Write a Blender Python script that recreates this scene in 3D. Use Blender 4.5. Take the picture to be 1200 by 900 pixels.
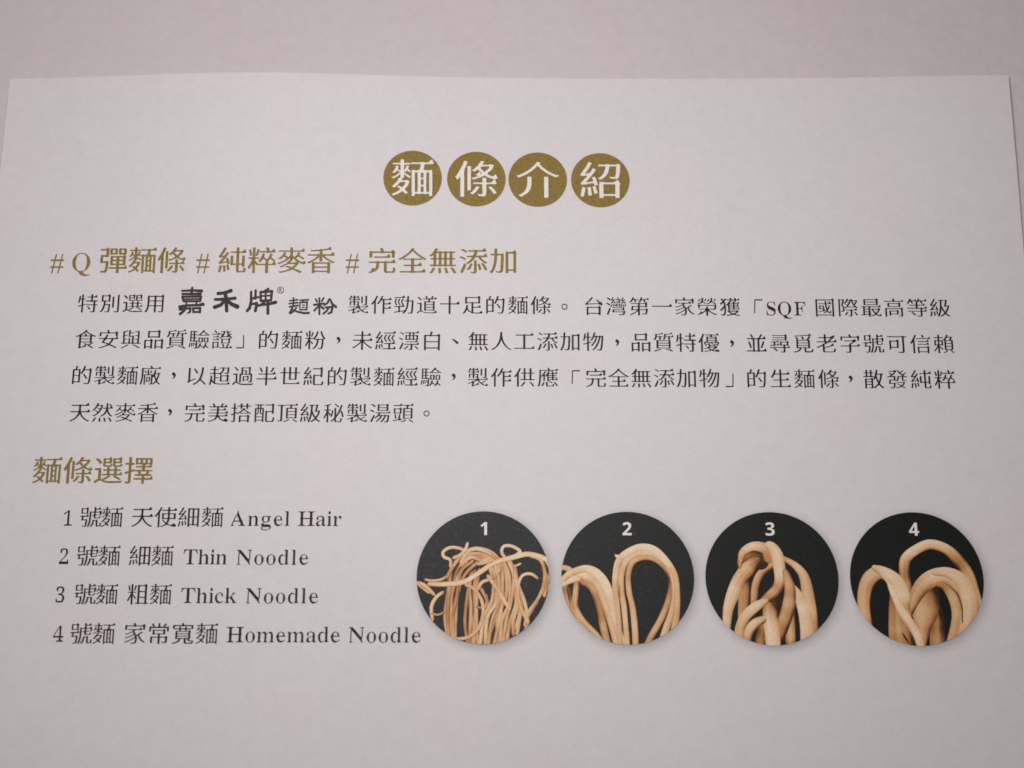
import bpy, math, random
import numpy as np
from mathutils import Vector
from mathutils.geometry import delaunay_2d_cdt

for o in list(bpy.data.objects):
    bpy.data.objects.remove(o)
S = bpy.context.scene
COL = S.collection
rng = np.random.default_rng(7)
random.seed(7)

# ------------------------------------------------------------------ camera
TH = math.radians(15.0)          # the lens looks down on the page, tipped by this much
DIST = 0.28
FPX = 1667.0                     # focal length in photograph pixels (1200 wide)
cd = bpy.data.cameras.new('camera')
cam = bpy.data.objects.new('camera', cd)
COL.objects.link(cam)
cam.location = (0, -DIST*math.sin(TH), DIST*math.cos(TH))
cam.rotation_euler = (TH, 0, 0)
cd.sensor_width = 36.0
cd.lens = 36.0*FPX/1200.0
cd.clip_start = 0.01
cd.clip_end = 20
cd.dof.use_dof = True
cd.dof.focus_distance = DIST
cd.dof.aperture_fstop = 12.0
S.camera = cam

# ------------------------------------------------------------------ light
w = bpy.data.worlds.new('World'); S.world = w; w.use_nodes = True
w.node_tree.nodes['Background'].inputs[0].default_value = (1.0, 0.72, 0.70, 1)
w.node_tree.nodes['Background'].inputs[1].default_value = 0.10
def area_lamp(name, loc, target, size, watts, col):
    l = bpy.data.lights.new(name, 'AREA'); l.shape = 'DISK'; l.size = size; l.energy = watts; l.color = col
    o = bpy.data.objects.new(name, l); COL.objects.link(o); o.location = loc
    o.rotation_euler = (Vector(target)-Vector(loc)).to_track_quat('-Z', 'Y').to_euler()
    return o
area_lamp('vignette_lamp', (-0.018, 0.026, 0.228), (-0.018, 0.022, 0), 0.09, 0.400, (1.0, 0.985, 0.98))  # unseen lamp added close above the page; its falloff stands in for lens vignetting
area_lamp('side_fill_lamp', (-0.5, 0.75, 0.55), (0, 0, 0), 0.30, 0.5, (0.97, 0.97, 1.0))  # unseen weak fill added from the upper left, shading the page edges
S.view_settings.view_transform = 'Standard'
S.view_settings.look = 'None'
S.view_settings.exposure = 0.0
S.view_settings.gamma = 1.0
S.render.engine = 'CYCLES'
S.cycles.pixel_filter_type = 'BLACKMAN_HARRIS'
S.cycles.filter_width = 1.6
S.cycles.use_denoising = False

# ------------------------------------------------------------------ the page's own frame
PHI = math.radians(-0.30)        # the sheet lies turned a little clockwise
def g(v, c, s): return np.exp(-((v-c)/s)**2)
def curl(x, y):
    """height of the sheet (m) over its page frame: a gentle wave along the top edge"""
    x = np.asarray(x, float); y = np.asarray(y, float)
    top = 1/(1+np.exp(-(y-0.036)/0.0075))
    return 0.0007 + top*(0.0030*g(x, -0.055, 0.034) - 0.0005*g(x, 0.035, 0.03) + 0.0008*g(x, 0.1, 0.02))
cP, sP = math.cos(PHI), math.sin(PHI)
def P(px, py):
    """page coordinates (m) of a spot on the sheet"""
    dx, dy = (px-600.0)/FPX, (450.0-py)/FPX
    D = (dx, dy*math.cos(TH)+math.sin(TH), dy*math.sin(TH)-math.cos(TH))
    z = 0.0007
    for _ in range(8):
        t = (z-cam.location[2])/D[2]
        X, Y = cam.location[0]+t*D[0], cam.location[1]+t*D[1]
        x, y = cP*X+sP*Y, -sP*X+cP*Y
        z = float(curl(x, y))
    return np.array((x, y))

# ------------------------------------------------------------------ materials
def lin(c): return tuple((v/255/12.92 if v/255 <= 0.04045 else ((v/255+0.055)/1.055)**2.4) for v in c)
def nodes(m):
    m.use_nodes = True
    nt = m.node_tree
    return nt, nt.nodes, nt.links, nt.nodes['Principled BSDF']
def noise(nt, coord, scale, detail=3, rough=0.6):
    n = nt.nodes.new('ShaderNodeTexNoise'); n.inputs['Scale'].default_value = scale
    n.inputs['Detail'].default_value = detail; n.inputs['Roughness'].default_value = rough
    nt.links.new(coord, n.inputs['Vector']); return n
def ramp(nt, src, stops):
    r = nt.nodes.new('ShaderNodeValToRGB'); e = r.color_ramp.elements
    while len(e) < len(stops): e.new(0.5)
    for k, (p, c) in enumerate(stops):
        e[k].position = p; e[k].color = (*c, 1)
    nt.links.new(src, r.inputs[0]); return r
def mul(nt, a, b, fac=1.0, mode='MULTIPLY'):
    m = nt.nodes.new('ShaderNodeMix'); m.data_type = 'RGBA'; m.blend_type = mode
    m.inputs[0].default_value = fac
    nt.links.new(a, m.inputs[6])
    if hasattr(b, 'default_value') or hasattr(b, 'is_output'): nt.links.new(b, m.inputs[7])
    else: m.inputs[7].default_value = (*b, 1)
    return m.outputs[2]

def paper_material(name, tone, mott, bump=0.25):
    m = bpy.data.materials.new(name); nt, N, L, b = nodes(m)
    tc = N.new('ShaderNodeTexCoord').outputs['Object']
    big = noise(nt, tc, 38, 2, 0.5)                     # faint unevenness of the stock's tint
    r1 = ramp(nt, big.outputs[0], [(0.36, (1.0, 0.972, 0.980)), (0.50, (1.0, 0.985, 0.988)), (0.64, (0.990, 0.988, 0.984))])
    mid = noise(nt, tc, 420, 4, 0.65)
    r2 = ramp(nt, mid.outputs[0], [(0.3, (1-mott,)*3), (0.7, (1+0*mott,)*3)])
    fine = noise(nt, tc, 2600, 2, 0.6)
    r3 = ramp(nt, fine.outputs[0], [(0.25, (1-mott*1.6,)*3), (0.75, (1, 1, 1))])
    base = N.new('ShaderNodeRGB'); base.outputs[0].default_value = (*tone, 1)
    c = mul(nt, base.outputs[0], r1.outputs[0]); c = mul(nt, c, r2.outputs[0]); c = mul(nt, c, r3.outputs[0])
    L.new(c, b.inputs['Base Color'])
    b.inputs['Roughness'].default_value = 0.62
    b.inputs['Specular IOR Level'].default_value = 0.25
    wav = noise(nt, tc, 55, 3, 0.5)
    add = N.new('ShaderNodeMath'); add.operation = 'MULTIPLY_ADD'
    L.new(mid.outputs[0], add.inputs[0]); add.inputs[1].default_value = 0.10; L.new(wav.outputs[0], add.inputs[2])
    bp = N.new('ShaderNodeBump'); bp.inputs['Strength'].default_value = bump; bp.inputs['Distance'].default_value = 0.0012
    L.new(add.outputs[0], bp.inputs['Height']); L.new(bp.outputs[0], b.inputs['Normal'])
    return m

def ink_material(name, col, grain=0.18, rough=0.5, scale=2600):
    m = bpy.data.materials.new(name); nt, N, L, b = nodes(m)
    tc = N.new('ShaderNodeTexCoord').outputs['Object']
    n = noise(nt, tc, scale, 3, 0.7)
    r = ramp(nt, n.outputs[0], [(0.3, tuple(v*(1-grain) for v in col)), (0.7, tuple(min(1, v*(1+grain)+0.02*grain) for v in col))])
    L.new(r.outputs[0], b.inputs['Base Color'])
    b.inputs['Roughness'].default_value = rough
    b.inputs['Specular IOR Level'].default_value = 0.14
    return m

def photo_material(name, fleck):
    """printed picture: colours from the print attribute, with glare painted into the dark grounds, paper grain showing through as pale flecks"""
    m = bpy.data.materials.new(name); nt, N, L, b = nodes(m)
    tc = N.new('ShaderNodeTexCoord').outputs['Object']
    a = N.new('ShaderNodeAttribute'); a.attribute_name = 'print'
    n = noise(nt, tc, 2300, 3, 0.75)
    r = ramp(nt, n.outputs[0], [(0.28, (0.86,)*3), (0.72, (1.12,)*3)])
    c = mul(nt, a.outputs['Color'], r.outputs[0])
    n2 = noise(nt, tc, 1900, 2, 0.8)
    r2 = ramp(nt, n2.outputs[0], [(0.56, (0, 0, 0)), (0.80, (fleck,)*3)])
    c = mul(nt, c, r2.outputs[0], 1.0, 'ADD')
    L.new(c, b.inputs['Base Color'])
    b.inputs['Roughness'].default_value = 0.5; b.inputs['Specular IOR Level'].default_value = 0.14
    return m

def fade_material(name, col):
    m = bpy.data.materials.new(name); nt, N, L, b = nodes(m)
    a = N.new('ShaderNodeAttribute'); a.attribute_name = 'print'
    b.inputs['Base Color'].default_value = (*col, 1); b.inputs['Roughness'].default_value = 0.6
    b.inputs['Specular IOR Level'].default_value = 0.2
    L.new(a.outputs['Color'], b.inputs['Alpha'])
    return m

M = dict(
    paper=paper_material('page_paper', (0.805, 0.782, 0.786), 0.05),
    table=paper_material('table_surface', (0.715, 0.668, 0.665), 0.06, 0.9),
    ink=ink_material('black_ink', (0.022, 0.015, 0.018), 0.4),
    brand=ink_material('charcoal_ink', (0.048, 0.042, 0.042), 0.3),
    gold=ink_material('gold_badge_ink', (0.272, 0.187, 0.050), 0.27),
    goldtext=ink_material('gold_text_ink', (0.265, 0.182, 0.046), 0.28),
    white=ink_material('white_print', (0.88, 0.84, 0.81), 0.04),
    photo=[photo_material('noodle_picture_print', f) for f in (0.06, 0.032, 0.015, 0.008)],
    fade=fade_material('soft_grey_print', (0.10, 0.085, 0.085)),
)

# ------------------------------------------------------------------ object helpers
def tag(o, **k):
    for a, v in k.items(): o[a] = v
    return o
def link(name, verts, faces, mat, parent=None, cols=None, smooth=False):
    me = bpy.data.meshes.new(name)
    me.from_pydata([tuple(map(float, v)) for v in verts], [], faces)
    me.materials.append(mat)
    if cols is not None:
        at = me.color_attributes.new('print', 'FLOAT_COLOR', 'POINT')
        buf = np.ones((len(verts), 4), np.float32); buf[:, :3] = cols
        at.data.foreach_set('color', buf.ravel())
    if smooth:
        me.polygons.foreach_set('use_smooth', [True]*len(me.polygons))
    me.update()
    o = bpy.data.objects.new(name, me); COL.objects.link(o)
    if parent: o.parent = parent
    return o
def lay(xy, off):
    """drop page coordinates onto the sheet, off metres proud of it"""
    xy = np.asarray(xy, float)
    return np.column_stack([xy[:, 0], xy[:, 1], curl(xy[:, 0], xy[:, 1])+off])

# ------------------------------------------------------------------ table and sheet
n = 60
gx = np.linspace(-0.6, 0.6, n+1); gy = np.linspace(-0.5, 0.7, n+1)
V = [(x, y, 0) for y in gy for x in gx] + [(x, y, -0.02) for x, y in ((-.6, -.5), (.6, -.5), (.6, .7), (-.6, .7))]
F = [(j*(n+1)+i, j*(n+1)+i+1, (j+1)*(n+1)+i+1, (j+1)*(n+1)+i) for j in range(n) for i in range(n)]
q = (n+1)**2
F += [(q+3, q+2, q+1, q)]
F += [tuple([q, q+1]+[i for i in range(n, -1, -1)]), tuple([q+2, q+3]+[n*(n+1)+i for i in range(0, n+1)]),
      tuple([q+1, q+2]+[j*(n+1)+n for j in range(n, -1, -1)]), tuple([q+3, q]+[j*(n+1) for j in range(0, n+1)])]
tag(link('tabletop', V, F, M['table']), kind='structure')

TL, TR = P(11.3, 92.5), P(1181.8, 88.2)
W0, W1 = TL[0], TR[0]
YT = (TL[1]+TR[1])/2
nx, ny = 130, 150
xs = np.linspace(W0, W1, nx+1)
rows = np.concatenate([np.linspace(YT, YT-0.16, ny-29), np.linspace(YT-0.165, YT-0.297, 29)]); ny = len(rows)-1
XX, YY = np.meshgrid(xs, rows)
ytop = TL[1]+(TR[1]-TL[1])*(XX-W0)/(W1-W0)
YY = YY + (ytop-YT)*np.clip(1-(YT-YY)/0.1, 0, 1)
top = np.column_stack([XX.ravel(), YY.ravel(), curl(XX.ravel(), YY.ravel())])
bot = top.copy(); bot[:, 2] -= 0.00022
nn = len(top)
F = []
for j in range(ny):
    for i in range(nx):
        a = j*(nx+1)+i; b_, c, d = a+1, a+nx+2, a+nx+1
        F.append((a, d, c, b_)); F.append((nn+a, nn+b_, nn+c, nn+d))
loop = [i for i in range(nx+1)] + [j*(nx+1)+nx for j in range(1, ny+1)] + [ny*(nx+1)+i for i in range(nx-1, -1, -1)] + [j*(nx+1) for j in range(ny-1, 0, -1)]
for k in range(len(loop)):
    a, b_ = loop[k], loop[(k+1) % len(loop)]
    F.append((a, b_, nn+b_, nn+a))
page = link('menu_page', np.vstack([top, bot]), F, M['paper'])
page.rotation_euler = (0, 0, PHI)
tag(page, label='white menu sheet printed with gold headings, black text and four round noodle pictures', category='menu')

# ------------------------------------------------------------------ lettering: outlines -> brush-weighted bitmap -> contours
NP = 128                                   # samples per em
OX, OY, GW, GH = 0.20, 0.32, 1.5, 1.5      # canvas origin and size in em
def outline(ch):
    c = bpy.data.curves.new('glyph', 'FONT'); c.body = ch; c.size = 1.0; c.fill_mode = 'NONE'; c.resolution_u = 5
    o = bpy.data.objects.new('glyph', c)
    COL.objects.link(o)
    dg = bpy.context.evaluated_depsgraph_get(); dg.update()
    me = bpy.data.meshes.new_from_object(o.evaluated_get(dg))
    v = np.array([x.co[:2] for x in me.vertices]); e = np.array([x.vertices[:] for x in me.edges])
    bpy.data.objects.remove(o); bpy.data.curves.remove(c); bpy.data.meshes.remove(me)
    return v, e
def bitmap(v, e):
    W, H = int(GW*NP), int(GH*NP)
    SS = 3
    out = np.zeros((H*SS, W*SS+1))
    p = (v+np.array([OX, OY]))*NP*SS
    a, b = p[e[:, 0]], p[e[:, 1]]
    for (x0, y0), (x1, y1) in zip(a, b):
        if y0 == y1: continue
        lo, hi = (y0, y1) if y0 < y1 else (y1, y0)
        r = np.arange(math.ceil(lo-0.5), math.ceil(hi-0.5))
        if not len(r): continue
        x = x0+(r+0.5-y0)*(x1-x0)/(y1-y0)
        np.add.at(out, (r, np.clip(np.ceil(x-0.5).astype(int), 0, W*SS)), 1)
    fill = (np.cumsum(out, axis=1)[:, :-1] % 2)
    return fill.reshape(H, SS, W, SS).mean(axis=(1, 3))
def runs(B):
    """runs of ink down every column: column, start, end"""
    Z = np.zeros((1, B.shape[1]), int); b = np.vstack([Z, (B > 0.5).astype(int), Z])
    d = np.diff(b, axis=0).T
    c0, s = np.nonzero(d == 1); c1, e = np.nonzero(d == -1)
    return c0, s, e
def repaint(shape, c, s, e):
    D = np.zeros((shape[0]+2, shape[1]))
    for pos, sg in ((s, 1.0), (e, -1.0)):
        f = np.floor(pos).astype(int); fr = pos-f
        np.add.at(D, (f, c), sg*(1-fr)); np.add.at(D, (f+1, c), sg*fr)
    return np.clip(np.cumsum(D, axis=0)[:shape[0]], 0, 1)
def smooth(B, k=1):
    for _ in range(k):
        Q = np.pad(B, 1)
        B = (Q[:-2, 1:-1]+Q[2:, 1:-1]+2*Q[1:-1, 1:-1])/4
        Q = np.pad(B, 1)
        B = (Q[1:-1, :-2]+Q[1:-1, 2:]+2*Q[1:-1, 1:-1])/4
    return B
def grow(B, r):
    if r == 0: return B
    H, W = B.shape; k = int(math.ceil(abs(r)))
    src = B if r > 0 else 1-B
    out = src.copy()
    for dy in range(-k, k+1):
        for dx in range(-k, k+1):
            d = math.hypot(dx, dy)
            if d > abs(r)+0.5 or d == 0: continue
            wgt = min(1, abs(r)+0.5-d)
            sh = np.zeros_like(src) if r > 0 else np.ones_like(src)
            sh[max(0, dy):H+min(0, dy), max(0, dx):W+min(0, dx)] = src[max(0, -dy):H+min(0, -dy), max(0, -dx):W+min(0, -dx)]
            out = np.maximum(out, sh*wgt)
    return out if r > 0 else 1-out
def tri(B, pts):
    pts = np.array(pts, float)
    x0, y0 = np.floor(pts.min(0)).astype(int)-1; x1, y1 = np.ceil(pts.max(0)).astype(int)+2
    x0, y0 = max(x0, 0), max(y0, 0); x1, y1 = min(x1, B.shape[1]), min(y1, B.shape[0])
    X, Y = np.meshgrid(np.arange(x0, x1)+0.5, np.arange(y0, y1)+0.5)
    area = 0
    for k in range(3):
        a, b = pts[k], pts[(k+1) % 3]; area += a[0]*b[1]-a[1]*b[0]
    if area < 0: pts = pts[::-1]
    c = np.full(X.shape, 9.0)
    for k in range(3):
        a, b = pts[k], pts[(k+1) % 3]; L_ = math.hypot(*(b-a))+1e-9
        c = np.minimum(c, ((b[0]-a[0])*(Y-a[1])-(b[1]-a[1])*(X-a[0]))/L_)
    B[y0:y1, x0:x1] = np.maximum(B[y0:y1, x0:x1], np.clip(c+0.5, 0, 1))
def ming(B, thin=0.62, fat=0.0, uro=1.25, fatx=0.0):
    """thin the level strokes and give their right ends the little triangle of a Song face"""
    c, s, e = runs(B); Lr = (e-s).astype(float)
    small = Lr[(Lr < 0.12*NP) & (Lr > 2)]
    if not len(small): return B
    h = np.histogram(small, bins=np.arange(1.5, 0.12*NP+1))[0]
    t = 2+int(np.argmax(h))
    cut = (1-thin)*np.minimum(Lr, t)*np.clip((2.4*t-Lr)/(1.2*t), 0, 1)
    A = repaint(B.shape, c, s+cut/2, e-cut/2)
    if fatx:                                   # upright strokes gain a little weight
        c2, s2, e2 = runs(A.T); L2 = (e2-s2)/NP
        k = fatx*NP*np.clip((0.16-L2)/0.05, 0, 1)
        A = np.maximum(A, repaint(A.T.shape, c2, s2-k/2, e2+k/2).T)
    m = Lr <= 1.25*t
    T = np.zeros(B.shape, bool)
    for cc, ss, ee in zip(c[m], s[m], e[m]): T[ss:ee, cc] = True
    cT, sT, eT = runs(T.T.astype(float))       # level runs of the thin ink: row, start, end
    done = []
    for r, x0, x1 in sorted(zip(cT, sT, eT), key=lambda k: -(k[2]-k[1])):
        if x1-x0 < max(0.12*NP, 2.7*t) or any(abs(x1-dx) < 0.05*NP and abs(r-dr) < 1.3*t for dr, dx in done): continue
        if x1+2 >= B.shape[1]: continue
        col = x1-3; up = r
        if A[r, col] < 0.5: continue
        done.append((r, x1))
        while A[min(up, A.shape[0]-1), col] > 0.5: up += 1
        hh = 1.05*t*uro
        if B[r, min(x1+2, B.shape[1]-1)] < 0.5:                 # a free end
            if B[min(up+int(0.5*t)+1, B.shape[0]-1), x1-3] > 0.5: continue
            tri(A, [(x1-1.9*t, up-0.6), (x1-0.35*t, up+hh), (x1+0.35*t, up-0.5*t)])
        else:
            xr = x1
            while xr < B.shape[1]-1 and B[r, xr] > 0.5 and xr-x1 < 2.2*t: xr += 1
            if xr-x1 >= 2.2*t or B[min(r+int(1.4*t), B.shape[0]-1), (x1+xr)//2] > 0.5: continue
            tri(A, [(x1-0.9*t, up-0.6), (xr-0.35*t, up+0.75*hh), (xr+0.45*t, up-0.7*t)])
            tri(A, [(xr-0.35*t, up+0.75*hh), (xr+0.45*t, up-0.7*t), (x1, up-1.2*t)])
    if fat: A = grow(A, fat*NP)
    return A
def slim(B, cut=0.052):
    """a bold roman down to book weight: upright stems lose width, hairlines keep theirs"""
    c, s, e = runs(B.T); Lr = (e-s)/NP
    k = cut*np.clip((Lr-0.045)/0.07, 0, 1)*np.clip((0.34-Lr)/0.14, 0, 1)*NP
    return repaint(B.T.shape, c, s+k/2, e-k/2).T
def contours(B, tol=0.22):
    """closed loops where the bitmap crosses one half"""
    Q = np.pad(B, 1); b = Q > 0.5
    code = b[:-1, :-1]*1+b[:-1, 1:]*2+b[1:, 1:]*4+b[1:, :-1]*8
    nxt = {}
    def cross(kind, i, j):
        if kind == 0: a, c = Q[i, j], Q[i, j+1]; t = (0.5-a)/(c-a); return (j+t, i)
        a, c = Q[i, j], Q[i+1, j]; t = (0.5-a)/(c-a); return (j, i+t)
    table = {1: [('L', 'B')], 2: [('B', 'R')], 3: [('L', 'R')], 4: [('R', 'T')], 5: [('L', 'B'), ('R', 'T')], 6: [('B', 'T')], 7: [('L', 'T')],
             8: [('T', 'L')], 9: [('T', 'B')], 10: [('B', 'R'), ('T', 'L')], 11: [('T', 'R')], 12: [('R', 'L')], 13: [('R', 'B')], 14: [('B', 'L')]}
    for i, j in zip(*np.nonzero((code > 0) & (code < 15))):
        k = {'B': (0, i, j), 'T': (0, i+1, j), 'L': (1, i, j), 'R': (1, i, j+1)}
        for a, c in table[int(code[i, j])]: nxt[k[a]] = k[c]
    loops = []
    while nxt:
        st, cur = next(iter(nxt.items())); del nxt[st]
        pts = [cross(*st)]
        while cur != st and cur in nxt:
            pts.append(cross(*cur)); cur = nxt.pop(cur)
        p = np.array(pts)-0.5
        if len(p) < 6: continue
        ar = 0.5*abs(np.dot(p[:, 0], np.roll(p[:, 1], 1))-np.dot(p[:, 1], np.roll(p[:, 0], 1)))
        if ar < 5: continue
        loops.append(simplify(p, tol))
    return loops
def simplify(p, tol):
    n = len(p); far = int(np.argmax(((p-p[0])**2).sum(1)))
    keep = {0, far}; st = [(0, far), (far, n)]
    q = np.vstack([p, p[:1]])
    while st:
        a, b = st.pop()
        if b-a < 2: continue
        A, Bb = q[a], q[b]; d = Bb-A; L_ = math.hypot(*d)
        seg = q[a+1:b]
        dd = np.abs(d[0]*(seg[:, 1]-A[1])-d[1]*(seg[:, 0]-A[0]))/L_ if L_ > 1e-6 else np.hypot(*(seg-A).T)
        k = int(np.argmax(dd))
        if dd[k] > tol:
            m_ = a+1+k; keep.add(m_); st += [(a, m_), (m_, b)]
    return p[sorted(k for k in keep if k < n)]
def fill(loops):
    """triangles over loops with holes: constrained Delaunay, keeping what lies inside an odd number of loops"""
    loops = [l for l in loops if len(l) > 2]
    if not loops: return np.zeros((0, 2)), []
    v = np.vstack(loops); E = []; n = 0
    for l in loops:
        E += [(n+i, n+(i+1) % len(l)) for i in range(len(l))]; n += len(l)
    r = delaunay_2d_cdt([Vector((float(x), float(y))) for x, y in v], E, [], 0, 1e-6)
    v2 = np.array([(c[0], c[1]) for c in r[0]]); T = np.array([tuple(t) for t in r[2]])
    C = v2[T].mean(axis=1)
    e = np.array(E); A, B = v[e[:, 0]], v[e[:, 1]]
    up = (A[None, :, 1] > C[:, None, 1]) != (B[None, :, 1] > C[:, None, 1])
    with np.errstate(all='ignore'):
        xc = A[None, :, 0]+(C[:, None, 1]-A[None, :, 1])/(B-A)[None, :, 1]*(B-A)[None, :, 0]
    ins = ((up & (xc > C[:, None, 0])).sum(axis=1) % 2) == 1
    T = T[ins]
    a, b, c = v2[T[:, 0]], v2[T[:, 1]], v2[T[:, 2]]
    s = (b[:, 0]-a[:, 0])*(c[:, 1]-a[:, 1])-(b[:, 1]-a[:, 1])*(c[:, 0]-a[:, 0])
    return v2, [tuple(map(int, t)) if k > 0 else (int(t[0]), int(t[2]), int(t[1])) for t, k in zip(T, s) if abs(k) > 1e-12]

def roman(ch):
    if 'A' <= ch <= 'Z': return chr(0x1D400+ord(ch)-65)
    if 'a' <= ch <= 'z': return chr(0x1D41A+ord(ch)-97)
    if '0' <= ch <= '9': return chr(0x1D7CE+ord(ch)-48)
    return ch
cache = {}
def glyph(ch, style):
    """vertices in em units, triangles, ink left and right"""
    key = (ch, style)
    if key in cache: return cache[key]
    if style == 'roman':
        B = grow(slim(bitmap(*outline(roman(ch))), 0.048 if ch not in '#' else 0.0), 0.6 if ch != '#' else 0)
        if ch == '#': B = grow(B, -1.2)
    elif style == 'digit':                                      # printed on the pictures
        B = bitmap(*outline(chr(0x1D7EC+ord(ch)-48)))          # upright bold sans figure
    elif style == 'badge':
        B = ming(bitmap(*outline(ch)), 0.62, 0.001, 1.35, 0.014)
    elif style == 'heading':
        B = ming(bitmap(*outline(ch)), 0.58, 0.009, 1.3, 0.014)
    else:
        B = ming(bitmap(*outline(ch)), 0.55, 0.005, 1.3, 0.010)
    lp = [l/NP-np.array([OX, OY]) for l in contours(smooth(B, 1))]
    if style == 'roman': lp = [l*np.array([0.84 if ch == '#' else 0.88 if ch in '1234' else 0.98 if ch in 'SQF' else 1.07, 1.06 if ch == '#' else 1.0]) for l in lp]
    v, f = fill(lp)
    cache[key] = (v, f, v[:, 0].min(), v[:, 0].max())
    return cache[key]

def merge(parts):
    V, F, n = [], [], 0
    for v, f in parts:
        V.append(v); F += [tuple(i+n for i in t) for t in f]; n += len(v)
    return np.vstack(V), F
def scale_at(px, py): return 1.0/np.hypot(*(P(px+1, py)-P(px, py)))
def run(text, x0, x1, y0, y1, size, style='body', squash=1.0, lift=0.38):
    """one run of characters whose ink spans x0..x1; y is the middle of the letters (or the baseline for roman)"""
    A, B_ = P(x0, y0), P(x1, y1)
    e1 = (B_-A); Ltot = np.hypot(*e1); e1 = e1/Ltot; e2 = np.array([-e1[1], e1[0]])
    s = size/scale_at((x0+x1)/2, (y0+y1)/2)
    G = [glyph(c, style) if c != ' ' else None for c in text]
    if style == 'roman': adv = np.array([(g_[3]-g_[2])+0.055 if g_ else 0.28 for g_ in G])
    else: adv = np.ones(len(G))
    first, last = G[0], G[-1]
    if style == 'roman':
        pos = [0]; 
        for k in range(1, len(G)): pos.append(pos[-1]+adv[k-1])
        pos = np.array(pos); left = [g_[2] if g_ else 0 for g_ in G]
        nat = (pos[-1]+(last[3]-last[2]))*s
        gap = (Ltot-nat)/max(1, len(G)-1)
        if len(G) == 1: gap = 0
        at = pos*s+gap*np.arange(len(G))-np.array(left)*s
        base = 0.0
    else:
        a = -first[2]*s
        if len(G) > 1:
            step = (Ltot-last[3]*s-a)/(len(G)-1)
        else:
            step = 0; a = Ltot/2-(first[2]+first[3])/2*s
        at = a+step*np.arange(len(G))
        base = -lift
    out = []
    for g_, o in zip(G, at):
        if g_ is None: continue
        v, f = g_[0], g_[1]
        q_ = A+np.outer(o+v[:, 0]*s, e1)+np.outer((v[:, 1]+base)*s*squash, e2)
        out.append((q_, f))
    return out
def put(name, parts, mat, parent=None, off=0.00006, **k):
    v, f = merge(parts) if isinstance(parts, list) else parts
    o = link(name, lay(v, off), f, mat, parent or page)
    return tag(o, **k)

def line(name, parts, mat, piece='character', off=0.00006):
    """a printed line: its characters are pieces of their own under it"""
    c = np.vstack([v for v, f in parts]).mean(axis=0)
    h = bpy.data.objects.new(name, None); COL.objects.link(h); h.parent = page; h.empty_display_size = 0.002
    for v, f in parts:
        nm = piece if piece else 'character'
        link(nm, lay(v, off), f, mat, h)
    return h

def brush(strokes, x0, y0, w_, h_, res):
    """ink from strokes given as (x, y, half width) in picture units; y runs down; returns loops in the same units"""
    W, H = int(w_*res), int(h_*res); D = np.full((H, W), 9.0)
    X, Y = np.meshgrid((np.arange(W)+0.5)/res+x0, (np.arange(H)+0.5)/res+y0)
    for st in strokes:
        for (ax, ay, ar), (bx, by, br) in zip(st[:-1], st[1:]):
            r = max(ar, br)+2/res
            i0, i1 = int((min(ax, bx)-r-x0)*res), int((max(ax, bx)+r-x0)*res)+1
            j0, j1 = int((min(ay, by)-r-y0)*res), int((max(ay, by)+r-y0)*res)+1
            i0, j0 = max(i0, 0), max(j0, 0)
            if i1 <= i0 or j1 <= j0: continue
            x, y = X[j0:j1, i0:i1], Y[j0:j1, i0:i1]
            dx, dy = bx-ax, by-ay
            t = np.clip(((x-ax)*dx+(y-ay)*dy)/(dx*dx+dy*dy+1e-9), 0, 1)
            d = np.hypot(x-ax-t*dx, y-ay-t*dy)-(ar+(br-ar)*t)
            D[j0:j1, i0:i1] = np.minimum(D[j0:j1, i0:i1], d)
    Bm = np.clip(0.5-D*res, 0, 1)
    return [l/res+np.array([x0, y0]) for l in contours(Bm, 0.2)]
def print_brush(strokes, box, res=8):
    loops = brush(strokes, *box, res)
    v, f = fill(loops)
    return np.array([P(*p) for p in v]), [t[::-1] for t in f]

# ------------------------------------------------------------------ round shapes laid on the sheet
def disc(cx, cy, rad, nr=10, na=96):
    V = [(cx, cy)]; F = []
    for r in range(1, nr+1):
        for a in range(na):
            t = 2*math.pi*a/na; V.append((cx+rad*r/nr*math.cos(t), cy+rad*r/nr*math.sin(t)))
    for a in range(na): F.append((0, 1+a, 1+(a+1) % na))
    for r in range(1, nr):
        for a in range(na):
            i, j = 1+(r-1)*na+a, 1+(r-1)*na+(a+1) % na
            F.append((i, i+na, j+na, j))
    return np.array(V), F

# title: four gold badges with white characters
for ch, cx, cy in zip('麵條介紹', (483.6, 558.3, 630.2, 703.5), (208.6, 209.8, 210.5, 211.2)):
    c = P(cx, cy); s = scale_at(cx, cy)
    v, f = disc(c[0], c[1], 34.3/s)
    bd = put('title_badge', (v, f), M['gold'])
    put('title_character', run(ch, cx-25, cx+25, cy-0.3, cy+0.1, 52.5, 'badge', 0.94), M['white'], bd, 0.00010)

# gold headings
H1 = [('彈麵條', 117.5, 217.5, 305.0, 305.0), ('純粹麥香', 256, 392.5, 305, 305.3), ('完全無添加', 431.8, 605.5, 305.6, 305.8)]
hd = sum([run(t, a, b, c, d, 34.5, 'heading', 0.98) for t, a, b, c, d in H1], [])
hd += run('Q', 84, 107.5, 318.2, 318.2, 33, 'roman')
for a in (58.5, 229.5, 405): hd += run('#', a, a+16, 318, 318, 33, 'roman')
line('gold_heading', hd, M['goldtext'])
line('gold_heading', run('麵條選擇', 38.7, 179.8, 551, 551.2, 35.5, 'heading', 0.97), M['goldtext'])

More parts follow.
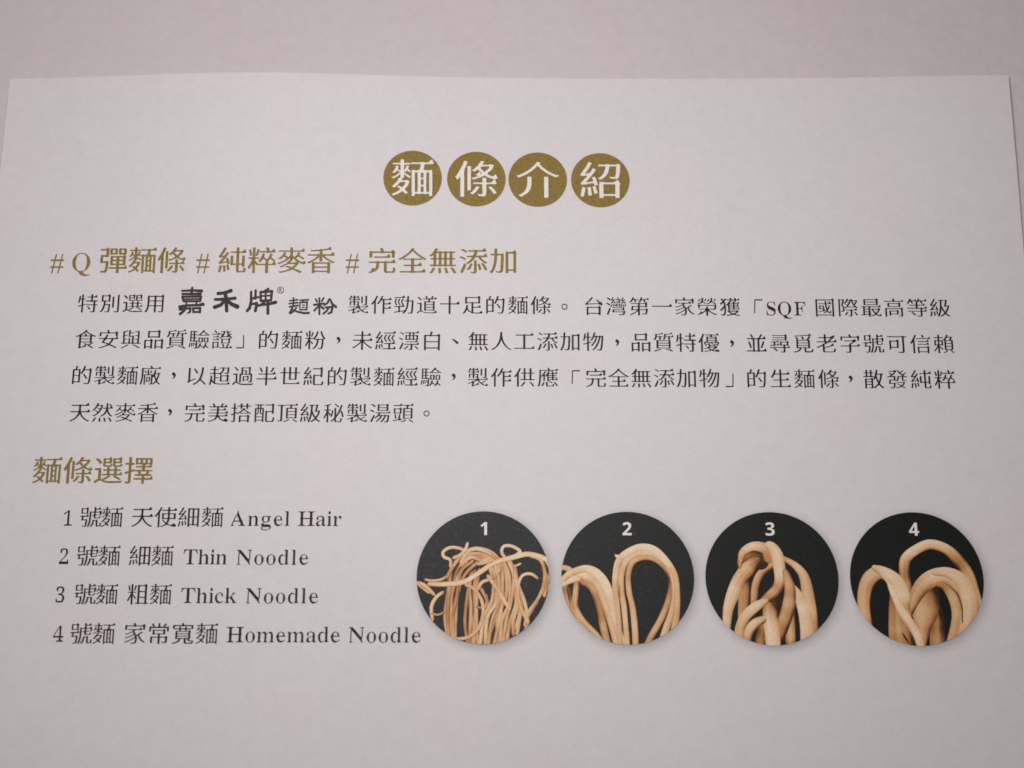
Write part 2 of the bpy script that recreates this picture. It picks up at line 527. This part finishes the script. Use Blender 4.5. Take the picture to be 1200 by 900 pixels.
# punctuation drawn as brush marks
def comma(x, y): return [[(x-0.6, y-2.4, 1.9), (x+0.7, y-1.2, 1.5), (x+0.6, y+1.2, 0.9), (x-1.9, y+3.4, 0.25)]]
def pause(x, y): return [[(x-3.6, y-2.4, 0.35), (x-0.5, y-0.4, 1.0), (x+2.6, y+2.2, 1.5)]]
def ring(x, y, r=3.0, w_=0.55): return [[(x+r*math.cos(a*math.pi/10), y+r*math.sin(a*math.pi/10), w_) for a in range(21)]]
def corner_open(x, y): return [[(x+8.6, y-9.5, 0.75), (x+0.6, y-9.5, 0.62), (x+0.2, y+5.5, 0.62)]]
def corner_close(x, y): return [[(x+8.0, y-6, 0.62), (x+7.8, y+8.6, 0.62), (x, y+8.6, 0.75)]]
def marks(items):
    out = []
    for fn, x, y in items:
        st = fn(x, y); out.append(print_brush(st, (x-12, y-14, 34, 32), 10))
    return out
body = [
    ([('特別選用', 91.5, 192.3, 355.6, 355.6), ('製作勁道十足的麵條', 408.4, 645.6, 357, 357.6), ('台灣第一家榮獲', 685.5, 867, 358.6, 359.8), ('國際最高等級', 955.7, 1113, 360.3, 360.8)],
     [(ring, 661.5, 359.5), (corner_open, 884, 361)], [('SQF', 898.4, 944.3, 369.6, 369.8, 24.5)]),
    ([('食安與品質驗證', 88.5, 272.4, 397.5, 398), ('的麵粉', 303.6, 381.6, 398.2, 398.6), ('未經漂白', 412.7, 516.2, 399, 399.6), ('無人工添加物', 548.8, 707, 399.8, 400.4), ('品質特優', 740, 843, 401, 401.8), ('並尋覓老字號可信賴', 874.6, 1117.8, 402.2, 403.2)],
     [(corner_close, 277.5, 399), (comma, 397, 399), (pause, 533.2, 399.5), (comma, 723.5, 402), (comma, 858, 403)], []),
    ([('的製麵廠', 85, 188.4, 439.7, 440), ('以超過半世紀的製麵經驗', 219.6, 517, 440.3, 441.8), ('製作供應', 548, 654.2, 442, 442.4), ('完全無添加物', 686.6, 843, 442.8, 443.4), ('的生麵條', 875.6, 983, 443.6, 444.1), ('散發純粹', 1011.7, 1119.4, 444.2, 444.8)],
     [(comma, 204, 440.5), (comma, 532, 442), (corner_open, 670.3, 444), (corner_close, 851, 444.4), (comma, 997, 444.5)], []),
    ([('天然麥香', 82, 185, 483.3, 483.6), ('完美搭配頂級秘製湯頭', 216.6, 484.6, 483.6, 484.2)],
     [(comma, 199.6, 483.5), (ring, 499.8, 484.6)], []),
]
for zh, pu, la in body:
    parts = sum([run(t, a, b, c, d, 25.3 if c < 380 else 25.8, 'body', 0.96) for t, a, b, c, d in zh], [])
    parts += marks(pu) + sum([run(t, a, b, c, d, s_, 'roman') for t, a, b, c, d, s_ in la], [])
    line('body_text_line', parts, M['ink'])

# the flour maker's hand-brushed lettering (traced in sixths of a picture unit from 200, 330)
def z6(st, k=1.22): return [[(200+x/6, 330+y/6, k*r/6) for x, y, r in s] for s in st]
KA = z6([[(80, 66, 6), (150, 62, 7), (218, 66, 9)], [(152, 44, 7), (148, 80, 8)], [(84, 88, 7), (212, 86, 7)],
         [(84, 108, 8), (90, 138, 6)], [(84, 107, 6), (214, 104, 7), (208, 136, 7)], [(92, 124, 5), (204, 122, 5)], [(92, 139, 6), (206, 138, 6)],
         [(108, 146, 5), (114, 160, 5)], [(184, 146, 5), (178, 160, 5)], [(64, 178, 9), (110, 168, 7), (190, 166, 7), (228, 160, 10)],
         [(66, 196, 8), (140, 186, 6), (136, 212, 7)], [(104, 176, 7), (96, 205, 7), (66, 228, 8)], [(136, 215, 6), (120, 222, 4)],
         [(158, 188, 7), (160, 216, 6)], [(158, 188, 6), (208, 186, 7), (206, 216, 7)], [(160, 214, 6), (206, 214, 6)]])
HE = z6([[(334, 84, 9), (380, 80, 8), (424, 64, 10)], [(312, 126, 7), (340, 126, 8), (450, 118, 8), (452, 117, 9)], [(384, 78, 10), (392, 140, 10), (394, 206, 9)],
         [(384, 130, 9), (352, 165, 9), (310, 180, 10)], [(394, 130, 9), (430, 160, 10), (468, 176, 12)]], 1.35)
PAI = z6([[(566, 72, 7), (566, 140, 8), (556, 185, 9), (538, 206, 8)], [(598, 62, 7), (596, 120, 7)], [(568, 122, 7), (600, 112, 7), (618, 110, 6)],
          [(566, 160, 6), (606, 152, 8), (596, 206, 9)], [(688, 50, 6), (664, 66, 7)], [(632, 74, 7), (634, 136, 7)],
          [(632, 74, 7), (712, 68, 8), (706, 132, 7)], [(634, 102, 5), (706, 98, 5)], [(634, 136, 7), (706, 132, 7)], [(668, 70, 6), (668, 136, 6), (640, 162, 8), (612, 172, 6)],
          [(612, 168, 6), (690, 158, 8), (738, 146, 10)], [(684, 136, 8), (684, 224, 9)]], 1.22)
MIAN = z6(*([[(836, 136, 5), (892, 128, 6)], [(832, 156, 5), (894, 148, 6)], [(864, 116, 6), (862, 172, 6)], [(836, 178, 6), (896, 168, 6)],
           [(858, 176, 6), (850, 200, 7), (836, 220, 7)], [(846, 194, 5), (890, 212, 7), (940, 222, 8), (972, 220, 8)], [(884, 184, 6), (862, 212, 6), (842, 224, 7)],
           [(908, 132, 5), (968, 128, 6)], [(934, 130, 5), (926, 146, 5)], [(908, 148, 5), (910, 200, 5)], [(908, 148, 5), (960, 144, 6), (956, 198, 6)],
           [(910, 198, 5), (956, 198, 5)], [(926, 166, 4), (942, 165, 4)], [(926, 182, 4), (942, 181, 4)]], 1.0))
FEN = z6(*([[(1020, 124, 6), (1030, 142, 6)], [(1076, 116, 6), (1062, 138, 6)], [(1008, 164, 7), (1078, 154, 7)], [(1046, 116, 6), (1046, 230, 7)],
          [(1042, 170, 6), (1010, 204, 7)], [(1050, 168, 6), (1074, 190, 8)], [(1114, 126, 7), (1104, 150, 7), (1080, 166, 6)], [(1122, 124, 6), (1136, 158, 8), (1162, 178, 9)],
          [(1088, 182, 6), (1138, 178, 8), (1130, 216, 8), (1108, 226, 6)], [(1112, 182, 7), (1096, 208, 7), (1074, 226, 7)]], 1.05))
bl = line('brand_lettering', [print_brush(k, (205, 333, 195, 42), 10) for k in (KA, HE, PAI, MIAN, FEN)], M['brand'])
put('registered_mark', print_brush(ring(328.8, 340, 3.7, 0.38)+[[(327.6, 342, .35), (327.6, 338.1, .35), (329.6, 338.3, .35), (329.8, 339.6, .3), (327.8, 340.1, .3)], [(328.4, 340.2, .3), (330.1, 342.1, .35)]], (320, 332, 18, 18), 24), M['brand'], bl)

# the numbered list
rows_ = [
    [('1', 74.2, 80.8, 616), ('號麵', 94, 144, 606), ('天使細麵', 154.6, 261.7, 606), ('Angel', 270, 339.2, 616.2), ('Hair', 349, 400, 616.4)],
    [('2', 69, 79.2, 661), ('號麵', 90, 141, 651.2), ('細麵', 151.7, 203.3, 651.2), ('Thin', 214.6, 265.8, 661.3), ('Noodle', 277, 361, 661.7)],
    [('3', 64.8, 75, 706), ('號麵', 87.3, 138.2, 696.2), ('粗麵', 149, 201.3, 696.4), ('Thick', 211.7, 277, 706.7), ('Noodle', 288, 372.6, 707)],
    [('4', 61.7, 72.5, 752), ('號麵', 82.5, 134.7, 742.4), ('家常寬麵', 146, 255.4, 742.4), ('Homemade', 265, 398, 752.7), ('Noodle', 408.5, 493, 753)],
]
for r in rows_:
    parts = []
    for t, a, b, c in r:
        if ord(t[0]) < 128: parts += (run(t, a, b, c, c, 25.4+0.006*(c-616), 'roman'))
        else: parts += (run(t, a, b, c, c, 27.0+0.004*(c-616), 'body', 0.96))
    line('list_text_line', parts, M['ink'])

# ------------------------------------------------------------------ noodle pictures
LIGHT, MID, DARK, DEEP = (216, 194, 166), (198, 162, 122), (160, 111, 68), (52, 32, 18)
def shade(s):
    s = np.clip(s, 0, 1)[:, None]
    k = [(0.0, DEEP), (0.3, DARK), (0.62, MID), (1.0, LIGHT)]
    o = np.zeros((len(s), 3))
    for (a, ca), (b, cb) in zip(k[:-1], k[1:]):
        m = (s[:, 0] >= a) & (s[:, 0] <= b); t = (s[m]-a)/(b-a)
        o[m] = np.array(ca)*(1-t)+np.array(cb)*t
    o = o/255
    o = np.where(o <= 0.04045, o/12.92, ((o+0.055)/1.055)**2.4)
    return o*PRINT_GAIN
PRINT_GAIN = 1.38
def spline(pts, step):
    p = np.array([list(q)+[0.7]*(4-len(q)) for q in pts], float)
    out = []
    e = np.vstack([2*p[0]-p[1], p, 2*p[-1]-p[-2]])
    for i in range(1, len(e)-2):
        a, b, c, d = e[i-1:i+3]
        m = max(2, int(np.hypot(*(c-b)[:2])/step))
        for t in np.arange(m)/m:
            out.append(0.5*(2*b+(c-a)*t+(2*a-5*b+4*c-d)*t*t+(3*b-a-3*c+d)*t**3))
    out.append(p[-1])
    return np.array(out)
def strand(pts, cx, cy, R, side=0.12, edge=0.30, depth=0.0):
    """a flat printed noodle: unit-disc xy, faces, colours; pts are (x, y, width, tone)"""
    p = spline(pts, 9.0)
    d = np.gradient(p[:, :2], axis=0); d /= np.hypot(d[:, 0], d[:, 1])[:, None]+1e-9
    nrm = np.column_stack([-d[:, 1], d[:, 0]])
    al = np.concatenate([[0], np.cumsum(np.hypot(*np.diff(p[:, :2], axis=0).T))])
    for ee in (al, al[-1]-al):                            # rounded ends
        q_ = np.clip(ee/(0.42*p[:, 2]+1e-6), 0, 1); p[:, 2] = p[:, 2]*np.sqrt(np.maximum(1-(1-q_)**2, 0.02))
        p[:, 3] -= 0.10*(1-np.clip(ee/(1.2*p[:, 2].max()), 0, 1))
    K = 15; T = np.linspace(-1, 1, K)
    V = (p[:, None, :2]+nrm[:, None, :]*(p[:, 2]/2)[:, None, None]*T[None, :, None])
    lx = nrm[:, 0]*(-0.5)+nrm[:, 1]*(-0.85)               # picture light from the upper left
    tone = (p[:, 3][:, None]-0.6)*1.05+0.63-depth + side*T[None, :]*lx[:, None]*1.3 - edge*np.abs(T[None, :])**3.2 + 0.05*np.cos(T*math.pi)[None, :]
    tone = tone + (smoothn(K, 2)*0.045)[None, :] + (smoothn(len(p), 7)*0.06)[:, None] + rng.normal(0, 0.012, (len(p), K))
    xy = (V.reshape(-1, 2)-np.array([cx, cy]))/R; xy[:, 1] *= -1
    rr = np.hypot(xy[:, 0], xy[:, 1]); inside = rr <= 1.0
    f = 1/np.maximum(rr, 1.0); xy = xy*f[:, None]
    F = []
    for i in range(len(p)-1):
        for j in range(K-1):
            a = i*K+j; q_ = (a, a+1, a+K+1, a+K)
            if inside[list(q_)].any():
                A = xy[list(q_)]; s = sum(A[k][0]*A[(k+1) % 4][1]-A[(k+1) % 4][0]*A[k][1] for k in range(4))
                F.append(q_ if s > 0 else q_[::-1])
    use = sorted({i for q_ in F for i in q_})
    re = {o: n_ for n_, o in enumerate(use)}
    return xy[use], [tuple(re[i] for i in q_) for q_ in F], shade(tone.ravel()[use])
def smoothn(n_, k):
    a = rng.normal(0, 1, n_+4*k); ker = np.hanning(2*k+1); ker /= np.sqrt((ker**2).sum())
    return np.convolve(a, ker, 'same')[2*k:2*k+n_]
def bundle(A, B, n_, jit=8.0):
    """n strands between two guide paths with as many points"""
    out = []
    for k in range(n_):
        t = k/(n_-1) if n_ > 1 else 0.5
        out.append([tuple(a_*(1-t)+b_*t+(rng.normal(0, jit) if i < 2 else (rng.normal(0, 0.09) if i == 3 else 0)) for i, (a_, b_) in enumerate(zip(a, b))) for a, b in zip(A, B)])
    random.Random(3).shuffle(out)
    return out

N1 = []
N1 += bundle([(300, 330, 21, .45), (262, 420, 21, .40), (235, 560, 21, .45), (228, 700, 21, .55), (245, 850, 21, .6)],
             [(420, 360, 21, .45), (345, 430, 21, .45), (300, 560, 21, .45), (292, 700, 21, .5), (290, 860, 21, .5)], 6)
N1 += bundle([(380, 420, 21, .4), (360, 520, 21, .45), (362, 640, 21, .5), (365, 760, 21, .5), (372, 890, 21, .45)],
             [(440, 400, 21, .4), (420, 500, 21, .4), (428, 640, 21, .45), (425, 760, 21, .5), (420, 890, 21, .5)], 5)
N1 += [[(90, 470, 16, .6), (140, 480, 18, .6), (200, 470, 18, .6), (240, 440, 16, .5), (255, 400, 16, .4)], [(640, 560, 18, .6), (690, 600, 18, .65), (680, 690, 20, .6), (655, 780, 20, .55)], [(770, 800, 18, .6), (720, 740, 18, .65), (760, 660, 16, .5), (800, 600, 16, .5)], [(410, 640, 16, .4), (470, 640, 16, .5), (480, 560, 16, .4)]]
N1 += [[(470, 690, 20, .35), (490, 630, 20, .35), (462, 560, 20, .35), (440, 520, 20, .4)]]
N1 += bundle([(500, 330, 23, .55), (520, 450, 23, .5), (510, 600, 23, .55), (470, 720, 23, .65), (445, 890, 23, .6)],
             [(620, 350, 23, .55), (650, 450, 23, .55), (650, 600, 23, .55), (620, 730, 23, .6), (600, 890, 23, .55)], 9)
N1 += bundle([(640, 380, 22, .5), (665, 480, 22, .5), (675, 600, 22, .55), (655, 720, 22, .5), (650, 820, 22, .5)],
             [(655, 390, 22, .5), (668, 500, 22, .6), (705, 620, 22, .6), (720, 720, 22, .6), (700, 800, 22, .5)], 3)
N1 += bundle([(305, 345, 23, .55), (370, 290, 23, .65), (470, 282, 23, .65), (540, 330, 23, .6), (570, 420, 23, .55)],
             [(320, 400, 23, .5), (370, 350, 23, .55), (430, 340, 23, .55), (490, 380, 23, .6), (520, 470, 23, .5)], 5)
N1 += [[(300, 345, 21, .6), (262, 400, 22, .5), (225, 470, 20, .4)]]
N1 += [[(250, 400, 16, .6), (250, 350, 18, .7), (212, 332, 20, .75), (205, 300, 20, .75), (250, 272, 20, .8), (310, 278, 20, .75), (350, 300, 20, .7)]]
N1 += [[(358, 236, 16, .85), (345, 280, 20, .8), (310, 320, 22, .75), (262, 340, 22, .7)]]
N1 += [[(600, 345, 20, .7), (570, 300, 20, .75), (585, 262, 20, .8), (635, 262, 20, .8), (685, 295, 22, .8), (650, 325, 20, .7)]]
N1 += bundle([(740, 325, 23, .7), (800, 350, 23, .65), (835, 420, 23, .6), (838, 500, 23, .6), (815, 570, 23, .55)],
             [(760, 310, 23, .75), (850, 345, 23, .7), (868, 430, 23, .6), (862, 500, 23, .6), (850, 580, 23, .55)], 3)
N1 += [[(835, 520, 22, .55), (790, 600, 21, .6), (735, 680, 22, .65), (715, 760, 22, .6)]]
N1 += [[(800, 465, 18, .6), (755, 435, 18, .75), (705, 442, 18, .75), (678, 490, 18, .7), (672, 560, 20, .7), (695, 650, 22, .65), (740, 740, 22, .6)]]
N1 += [[(640, 395, 14, .5), (665, 382, 14, .65), (695, 368, 14, .7)]]
N1 += [[(40, 490, 23, .75), (95, 510, 23, .7), (160, 572, 21, .6)], [(40, 486, 20, .7), (75, 520, 18, .6), (130, 560, 18, .5)]]
N1 += [[(215, 545, 20, .5), (165, 585, 22, .65), (138, 645, 22, .7), (148, 730, 20, .6)], [(135, 680, 14, .4), (180, 690, 14, .45), (225, 670, 14, .35)]]
N1 += [[(340, 500, 22, .6), (400, 530, 21, .65), (448, 600, 21, .7), (458, 680, 21, .7), (432, 770, 22, .65), (370, 825, 22, .7), (290, 838, 20, .65)]]
N1 += [[(425, 540, 20, .5), (448, 490, 22, .6), (500, 470, 22, .55)]]
N1 += [[(480, 440, 23, .65), (550, 540, 23, .7), (625, 662, 20, .75)]]
N1 += [[(110, 500, 22, .7), (200, 502, 30, .75), (330, 488, 30, .75), (430, 430, 30, .75), (520, 370, 30, .75), (630, 335, 32, .8), (740, 312, 32, .85), (850, 345, 30, .75), (900, 400, 23, .6)]]
N1 += [[(410, 375, 22, .6), (450, 370, 23, .7), (520, 350, 23, .7)]]

N2 = []
N2 += [[(20, 405, 34, .6), (75, 402, 34, .65), (125, 440, 34, .6), (150, 500, 34, .45)]]
N2 += [[(60, 470, 36, .3), (75, 560, 40, .3), (110, 650, 42, .5), (170, 740, 42, .6), (270, 850, 40, .6)]]
N2 += [[(90, 520, 34, .25), (105, 600, 34, .3), (125, 690, 34, .5)], [(140, 470, 34, .55), (130, 560, 34, .6), (128, 640, 36, .6), (170, 720, 36, .6), (255, 810, 34, .65), (320, 900, 34, .6)]]
N2 += [[(35, 510, 40, .8), (90, 480, 40, .85), (170, 460, 38, .7)]]
N2 += [[(160, 480, 50, .5), (235, 520, 52, .45), (280, 640, 50, .42), (300, 760, 46, .48), (330, 900, 46, .55)]]
N2 += [[(45, 480, 38, .75), (110, 430, 44, .8), (185, 445, 52, .8), (265, 500, 54, .78), (310, 600, 50, .75), (350, 740, 46, .65), (390, 900, 44, .65)]]
N2 += [[(100, 430, 40, .8), (195, 405, 46, .95), (270, 440, 56, .95), (325, 520, 54, .9), (355, 640, 50, .8), (385, 760, 44, .72), (430, 910, 44, .65)]]
N2 += [[(550, 910, 40, .6), (590, 820, 38, .6), (655, 710, 38, .55), (705, 590, 38, .45), (722, 480, 36, .3), (690, 400, 34, .45), (620, 342, 34, .6), (545, 335, 34, .6), (485, 365, 34, .6), (458, 440, 34, .55), (460, 540, 34, .6), (480, 640, 36, .68), (492, 760, 38, .7), (497, 910, 38, .65)]]
N2 += [[(640, 910, 44, .6), (680, 780, 42, .62), (725, 660, 42, .58), (745, 540, 40, .6), (730, 430, 40, .7), (680, 350, 40, .78), (600, 305, 42, .8), (520, 308, 44, .78), (450, 350, 40, .72), (415, 440, 38, .62), (414, 540, 36, .6), (428, 640, 34, .65), (438, 760, 34, .68), (446, 910, 34, .62)]]
N2 += [[(715, 850, 44, .5), (748, 700, 40, .55), (758, 560, 34, .6), (745, 440, 36, .75), (690, 350, 42, .88), (620, 285, 46, .97), (540, 270, 46, .97), (460, 300, 44, .9), (402, 350, 40, .8), (380, 430, 38, .75), (376, 540, 36, .7), (390, 640, 34, .68), (398, 780, 32, .6), (405, 910, 30, .55)]]
N2 += [[(374, 316, 10, .85), (396, 330, 26, .85), (425, 335, 22, .8)]]
N2 += [[(448, 600, 6, .0), (453, 655, 13, .0), (456, 780, 6, .05)], [(404, 500, 4, .2), (402, 600, 5, .2), (412, 740, 4, .25)]]

N3 = []
N3 += [[(280, 470, 70, .2), (272, 560, 72, .35), (262, 680, 64, .5), (250, 780, 50, .4)]]
N3 += [[(330, 560, 40, .2), (330, 700, 40, .25)], [(470, 560, 60, .15), (450, 640, 90, .2), (400, 760, 90, .25), (360, 880, 80, .35)]]
N3 += [[(500, 365, 40, .5), (420, 400, 44, .6), (370, 450, 46, .65), (342, 520, 46, .6), (330, 620, 44, .5), (322, 700, 40, .4)]]
N3 += [[(490, 330, 34, .5), (560, 362, 36, .7), (610, 400, 46, .8), (648, 460, 62, .7), (664, 560, 76, .72), (672, 700, 88, .72), (668, 900, 92, .6)]]
N3 += [[(550, 500, 40, .5), (598, 560, 56, .85), (628, 630, 72, .98), (644, 720, 78, .9), (648, 820, 82, .7), (640, 920, 82, .6)]]
N3 += [[(556, 640, 44, .5), (548, 780, 62, .55), (545, 920, 58, .5)]]
N3 += [[(240, 400, 60, .25), (285, 365, 100, .3), (350, 355, 120, .25), (430, 380, 80, .22)]]
N3 += [[(380, 345, 60, .35), (310, 400, 86, .55), (250, 470, 86, .68), (205, 560, 80, .8), (170, 660, 62, .82), (155, 790, 44, .75)]]
N3 += [[(252, 410, 14, .5), (256, 360, 30, .6), (275, 305, 46, .75), (340, 268, 56, .92), (420, 290, 74, .6), (450, 370, 86, .38)]]
N3 += [[(410, 255, 34, .85), (450, 268, 62, .95), (484, 320, 74, .98), (496, 400, 74, .9), (498, 470, 70, .72), (478, 530, 66, .5), (430, 575, 60, .5), (375, 625, 50, .55)]]
N3 += [[(455, 870, 60, .35), (500, 760, 80, .45), (540, 650, 80, .56), (556, 540, 68, .62), (536, 440, 44, .55), (526, 405, 20, .5)]]
N3 += [[(428, 612, 50, .45), (425, 650, 82, .55), (428, 710, 88, .78), (435, 800, 90, .95), (440, 930, 90, .9)]]
N3 += [[(420, 598, 30, .75), (350, 635, 56, .9), (285, 690, 60, .82), (240, 770, 60, .7), (225, 900, 60, .6)]]
N3 += [[(400, 712, 40, .65), (330, 745, 56, .75), (290, 800, 56, .65), (280, 890, 50, .5)]]
N3 += [[(385, 385, 8, .0), (402, 372, 16, .0), (414, 366, 8, 0)], [(488, 580, 10, .0), (500, 606, 20, .0), (494, 632, 10, 0)], [(466, 705, 10, .0), (484, 665, 10, .05)], [(318, 322, 5, .1), (324, 324, 5, .1)]]

N4 = []
N4 += [[(398, 640, 56, .3), (380, 520, 62, .5), (372, 430, 66, .45), (382, 350, 64, .62), (440, 295, 60, .85), (540, 252, 60, .88), (640, 280, 62, .75), (710, 350, 72, .45), (770, 440, 64, .62), (805, 560, 50, .62), (830, 690, 50, .5)]]
N4 += [[(330, 480, 90, .3), (325, 600, 115, .36), (322, 700, 130, .42), (325, 790, 150, .5), (335, 930, 170, .5)]]
N4 += [[(560, 620, 60, .3), (552, 740, 90, .42), (545, 920, 100, .5)]]
N4 += [[(120, 790, 70, .6), (106, 640, 76, .7), (122, 530, 84, .66), (160, 460, 88, .62), (220, 430, 80, .7), (270, 460, 60, .6)]]
N4 += [[(520, 460, 120, .30), (492, 580, 175, .48), (478, 690, 155, .72), (465, 770, 95, .66), (452, 900, 30, .5)]]
N4 += [[(385, 700, 24, .4), (420, 600, 70, .55), (470, 520, 96, .7), (540, 465, 104, .82), (630, 450, 100, .85), (710, 510, 90, .8), (760, 620, 80, .6), (760, 740, 60, .5)]]
N4 += [[(560, 500, 30, .6), (615, 515, 50, .6), (660, 580, 62, .62), (682, 680, 72, .66), (664, 780, 74, .6), (620, 900, 70, .55)]]
N4 += [[(540, 425, 40, .85), (640, 428, 66, .92), (720, 480, 94, .9), (760, 575, 108, .84), (757, 680, 104, .7), (715, 790, 86, .6), (650, 910, 76, .5)]]
N4 += [[(640, 505, 5, .3), (690, 560, 7, .25), (712, 640, 8, .2), (706, 740, 8, .25)]]
N4 += [[(170, 392, 24, .85), (240, 425, 66, .95), (310, 485, 98, .95), (348, 565, 92, .85), (362, 650, 60, .7), (385, 720, 30, .6)]]
N4 += [[(262, 470, 24, .9), (300, 570, 44, .98), (342, 670, 52, .98), (395, 755, 54, .95), (430, 830, 52, .9), (452, 940, 50, .8)]]
N4 += [[(332, 796, 5, .0), (350, 830, 12, .0), (368, 864, 8, .0)]]

photos = [  # dark grounds get paler towards the left picture: glare put into their colour
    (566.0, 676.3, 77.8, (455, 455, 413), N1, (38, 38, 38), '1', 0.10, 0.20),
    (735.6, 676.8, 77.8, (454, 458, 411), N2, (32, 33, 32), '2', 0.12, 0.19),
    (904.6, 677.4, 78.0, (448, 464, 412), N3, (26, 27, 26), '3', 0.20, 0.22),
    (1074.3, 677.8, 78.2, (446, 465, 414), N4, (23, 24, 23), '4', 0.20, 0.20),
]
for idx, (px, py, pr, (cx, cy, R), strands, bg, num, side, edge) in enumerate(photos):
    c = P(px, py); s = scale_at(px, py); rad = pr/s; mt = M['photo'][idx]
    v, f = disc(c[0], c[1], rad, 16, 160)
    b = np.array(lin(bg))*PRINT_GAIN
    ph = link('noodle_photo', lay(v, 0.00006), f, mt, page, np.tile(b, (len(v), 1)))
    # soft printed shadow behind the picture, falling to the lower right
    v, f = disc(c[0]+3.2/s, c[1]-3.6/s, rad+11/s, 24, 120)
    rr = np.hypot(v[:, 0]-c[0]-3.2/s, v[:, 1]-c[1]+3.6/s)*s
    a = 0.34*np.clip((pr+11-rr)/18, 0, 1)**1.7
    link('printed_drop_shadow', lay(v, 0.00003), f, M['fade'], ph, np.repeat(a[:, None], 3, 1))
    for k, st in enumerate(strands):
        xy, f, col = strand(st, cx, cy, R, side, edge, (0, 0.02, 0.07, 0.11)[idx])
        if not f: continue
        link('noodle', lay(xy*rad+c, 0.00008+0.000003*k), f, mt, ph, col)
    nx_ = {'1': 567, '2': 734.8, '3': 902.2, '4': 1070.8}[num]
    put('photo_number', run(num, nx_-7, nx_+7, 619.3+0.25*idx, 619.3+0.25*idx, 21.5, 'digit', 1.0, 0.365), M['white'], ph, 0.00008)
print('vertices', sum(len(m.vertices) for m in bpy.data.meshes))
